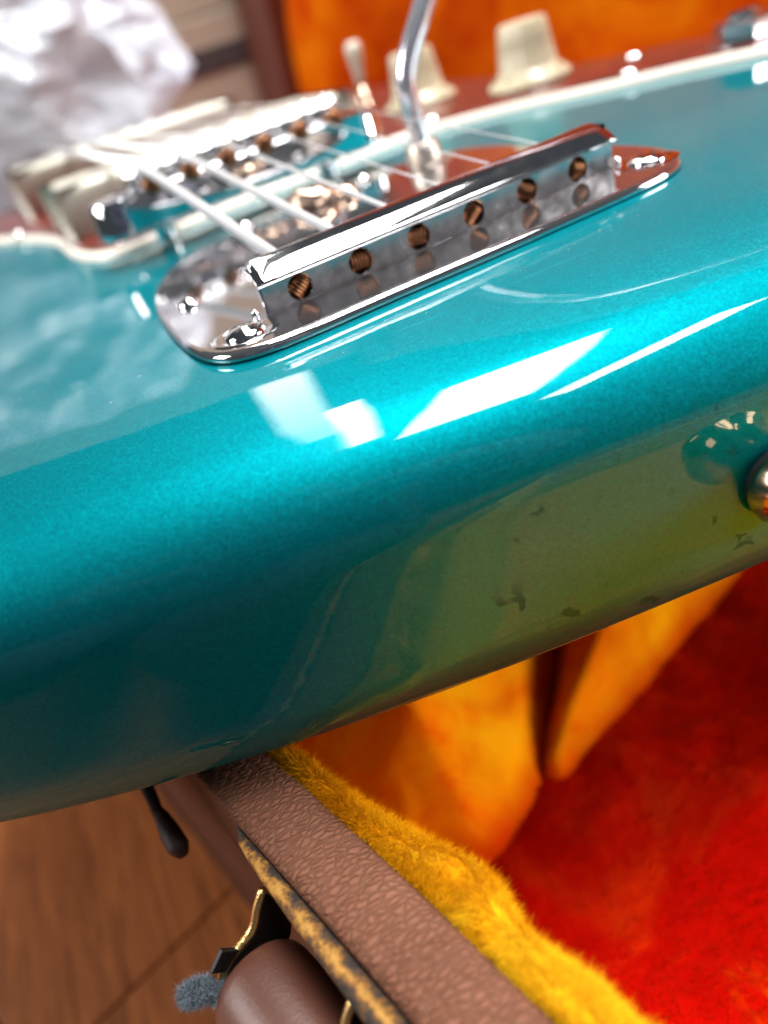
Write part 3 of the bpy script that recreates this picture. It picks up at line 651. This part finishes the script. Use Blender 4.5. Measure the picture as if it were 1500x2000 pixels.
# handle: brackets and leather grip hanging outside the rim
hd = tag(empty("carry_handle", (0, 0, 0)), "brown leather grip between two dark brass brackets")
hd.parent = CASE; hd.location = cs(-60, v_out - 10, -66) * S - world_loc(CASE)
def bracket(u, name="bracket"):
    th = 1.3
    pathv = [(v_out - 2.4, -51.6), (v_out - 4, -53.4), (v_out - 6, -56.0), (v_out - 9.6, -57.0), (v_out - 11.6, -58.6), (v_out - 12.4, -61.0), (v_out - 11.8, -63.4)]
    P = spline(pathv, 30, False); b = MB(); vv = []; 
    T = np.gradient(P, axis=0); T /= np.linalg.norm(T, axis=1)[:, None]; Nn = np.c_[-T[:, 1], T[:, 0]]
    for (pv, pz), (nv_, nz_) in zip(P, Nn):
        d = 6.5 if pv > v_out - 8 else 3.2
        if nz_ > 0: nv_, nz_ = -nv_, -nz_
        for du, dd in ((-th / 2, 0), (th / 2, 0), (th / 2, d), (-th / 2, d)): vv.append(cs(u + du, pv + nv_ * dd * .4, pz - dd))
    ff = []
    for i in range(len(P) - 1):
        for j in range(4): ff.append((i * 4 + j, i * 4 + (j + 1) % 4, (i + 1) * 4 + (j + 1) % 4, (i + 1) * 4 + j))
    ff += [(0, 1, 2, 3), tuple(range(len(P) * 4 - 4, len(P) * 4))]
    b.add(vv, ff); br = b.build(name, M['black'], hd, cs(u, v_out - 5, -58), smooth=False)
    b = MB(); b.tube([cs(u, pv, pz + .25) for pv, pz in P[:26]], .62, 8); b.build("bare_edge", M['edgebrass'], br, cs(u, v_out - 5, -58))
bracket(-28.0); bracket(-46.5)
b = MB(); b.box(cs(-28.2, v_out - 9.6, -57.2), (.7, 3.0, 5.5), (U, (V * .8 + Z * .6).normalized(), (Z * .8 - V * .6).normalized()), .15); b.build("bent_tab", M['black'], hd, cs(-27, v_out - 9, -57), smooth=False)
gp = [cs(u, v_out - 8.8, -62.0) for u in np.r_[-29.6, -29.9, -30.6, -31.8, np.linspace(-34, -130, 36)]]
gr = [5.2, 6.0, 6.5, 6.7] + [6.8] * 36
b = MB(); b.tube(gp, gr, 32); b.build("leather_grip", M['grip'], hd, cs(-70, v_out - 9, -68))
b = MB(); b.tube([cs(-29.6, v_out - 8.4, -60.5), cs(-31.5, v_out - 8.2, -61.2)], [.5, .5], 8); b.build("rivet", M['edgebrass'], hd, cs(-29, v_out - 8, -60))
# second, darker latch further along the rim
b = MB(); b.tube([cs(16, v_out + 1, -55), cs(14, v_out - 3.0, -56.5), cs(8, v_out - 5.6, -58.5), cs(4, v_out - 6.2, -59.5)], [1.0, 1.1, 1.1, .9], 12); b.tube([cs(4.5, v_out - 6.4, -59.6), cs(2, v_out - 6.4, -60), cs(-1.5, v_out - 6.8, -60.6), cs(-4, v_out - 7, -61.2), cs(-5.4, v_out - 7, -61.6)], [.8, 1.2, 1.7, 1.7, .9], 14); b.build("latch", M['dark'], CASE, cs(0, v_out - 3, -58))

# ------------------------------------------------------------------ grey lint caught on the bracket
c0 = np.array((-80.51, -48.37, -57.50)); n = 9000
q = rng.normal(0, 1, (n, 3)); q /= np.linalg.norm(q, axis=1)[:, None]; rad = rng.uniform(.2, 1, (n, 1)) ** .6
blob = np.array([(0, 0, 0), (1.9, -.9, -1.6), (-1.2, .2, .3)])[rng.integers(0, 3, n)]
pts = c0 + blob + q * rad * np.array([1.7, 1.5, 1.3])
lint = blades("lint_tuft", M['fluff'], pts, q * .8, 1.1, .06, None, .9)
del lint["kind"]; lint.location = (0, 0, 0)
tag(lint, "fuzzy grey tuft of lint caught on the bracket at the handle", "lint")

# ------------------------------------------------------------------ things in the background
def carton(c, d, ax, label, slot=None):
    t = tag(empty("cardboard_box", Vector(c) - Z * d[2] / 2), label, "box", "cartons stacked behind the guitar")
    b = MB(); b.box(c, d, ax, 2.0); b.build("carton_body", M['carton'], t, c, smooth=False)
    if slot:
        b = MB(); b.box(Vector(c) - ax[1] * (d[1] / 2) + ax[0] * slot[0] + Z * slot[1], (slot[2], 3, slot[3]), ax, 1.2); b.build("dark_slot", M['slot'], t, c, smooth=False)
    return t
bx = (Vector((1, -.10, 0)).normalized(), Vector((.10, 1, 0)).normalized(), Z)
carton((70, 703, (FLOOR + 64) / 2), (560, 200, 64 - FLOOR), bx, "tan cardboard box with a long dark slot, behind the bag", (74, (64 - FLOOR) / 2 - 30, 97, 18))
carton((60, 709, 64 + .8 + 110), (550, 200, 219), bx, "plain tan cardboard box stacked on top of the slotted one")
# crumpled plastic bag
bm = bmesh.new(); bmesh.ops.create_icosphere(bm, subdivisions=5, radius=1.0)
rb = random.Random(11)
rg = lambda d, f, o: 1 - 2.2 * abs(noise.noise(d * f + Vector(o)))
for q in bm.verts:
    d = q.co.normalized()
    q.co = d * (.93 + .20 * rg(d, 1.7, (4, 7, 2)) + .11 * rg(d, 3.4, (1, 5, 9)) + .035 * rg(d, 7.5, (2, 2, 6)))
    q.co = Vector((q.co.x * 118, q.co.y * 60, q.co.z * 82))
me = bpy.data.meshes.new("plastic_bag"); 
for q in bm.verts: q.co *= S
bm.to_mesh(me); bm.free(); me.materials.append(M['bag'])
bagc = (-62, 430, 48)
bag = tag(link("plastic_bag", me, None, bagc), "crumpled translucent white plastic bag in front of the cartons", "plastic bag")

# ------------------------------------------------------------------ the photographer kneeling behind the camera, whose dark blue clothes the lacquer reflects
person = tag(empty("person", (-240, -640, FLOOR)), "person kneeling behind the camera in dark blue clothes, reflected in the guitar", "person")
sk = []; ed = []; rd = []
def jv(p, r_, par=None):
    sk.append(Vector(p) * S); rd.append(r_ * S); i = len(sk) - 1
    if par is not None: ed.append((par, i))
    return i
pel = jv((-260, -520, -45), 115); ab = jv((-255, -500, 90), 110, pel); ch = jv((-240, -450, 260), 135, ab); nk_ = jv((-215, -400, 390), 52, ch); hd1 = jv((-205, -375, 460), 72, nk_); hd2 = jv((-198, -355, 540), 84, hd1); hd3 = jv((-196, -360, 610), 55, hd2)
fc = jv((-188, -285, 515), 16, hd2)
for sx in (-1, 1):
    hip = jv((-260 + sx * 95, -500, -70), 88, pel); kn = jv((-128, -125, -110), 62, hip) if sx > 0 else jv((-248, -88, -108), 68, hip); an = jv((-245 + sx * 100, -490, -138), 34, kn); toe = jv((-245 + sx * 100, -620, -150), 24, an)
    sh = jv((-240 + sx * 170, -430, 325), 62, ch); el = jv((-190 + sx * 175, -320, 140), 44, sh); wr = jv((-85 + sx * 75, -235, 50), 28, el); pa = jv((-72 + sx * 55, -185, 38), 30, wr)
    for k in range(4):
        a_ = jv((-70 + sx * 48, -168 + k * 2, 62 - k * 17), 9, pa); jv((-66 + sx * 26, -158 + k * 2, 64 - k * 17), 8, a_)
    th = jv((-72 + sx * 40, -205, 52), 10, pa); jv((-70 + sx * 24, -190, 58), 9, th)
me = bpy.data.meshes.new("body"); me.from_pydata([tuple(q) for q in sk], ed, [])
bo = link("body", me, person); bo.location = -world_loc(person)
md = bo.modifiers.new("skin", 'SKIN'); md.use_smooth_shade = True
for q, r_ in zip(me.skin_vertices[0].data, rd): q.radius = (r_, r_)
me.skin_vertices[0].data[0].use_root = True
sd = bo.modifiers.new("sub", 'SUBSURF'); sd.levels = 2; sd.render_levels = 2
me.materials.append(mat_plain("dark_blue_cloth", (.018, .028, .055), .9, .5, 30, bump=2.0, bscale=25))
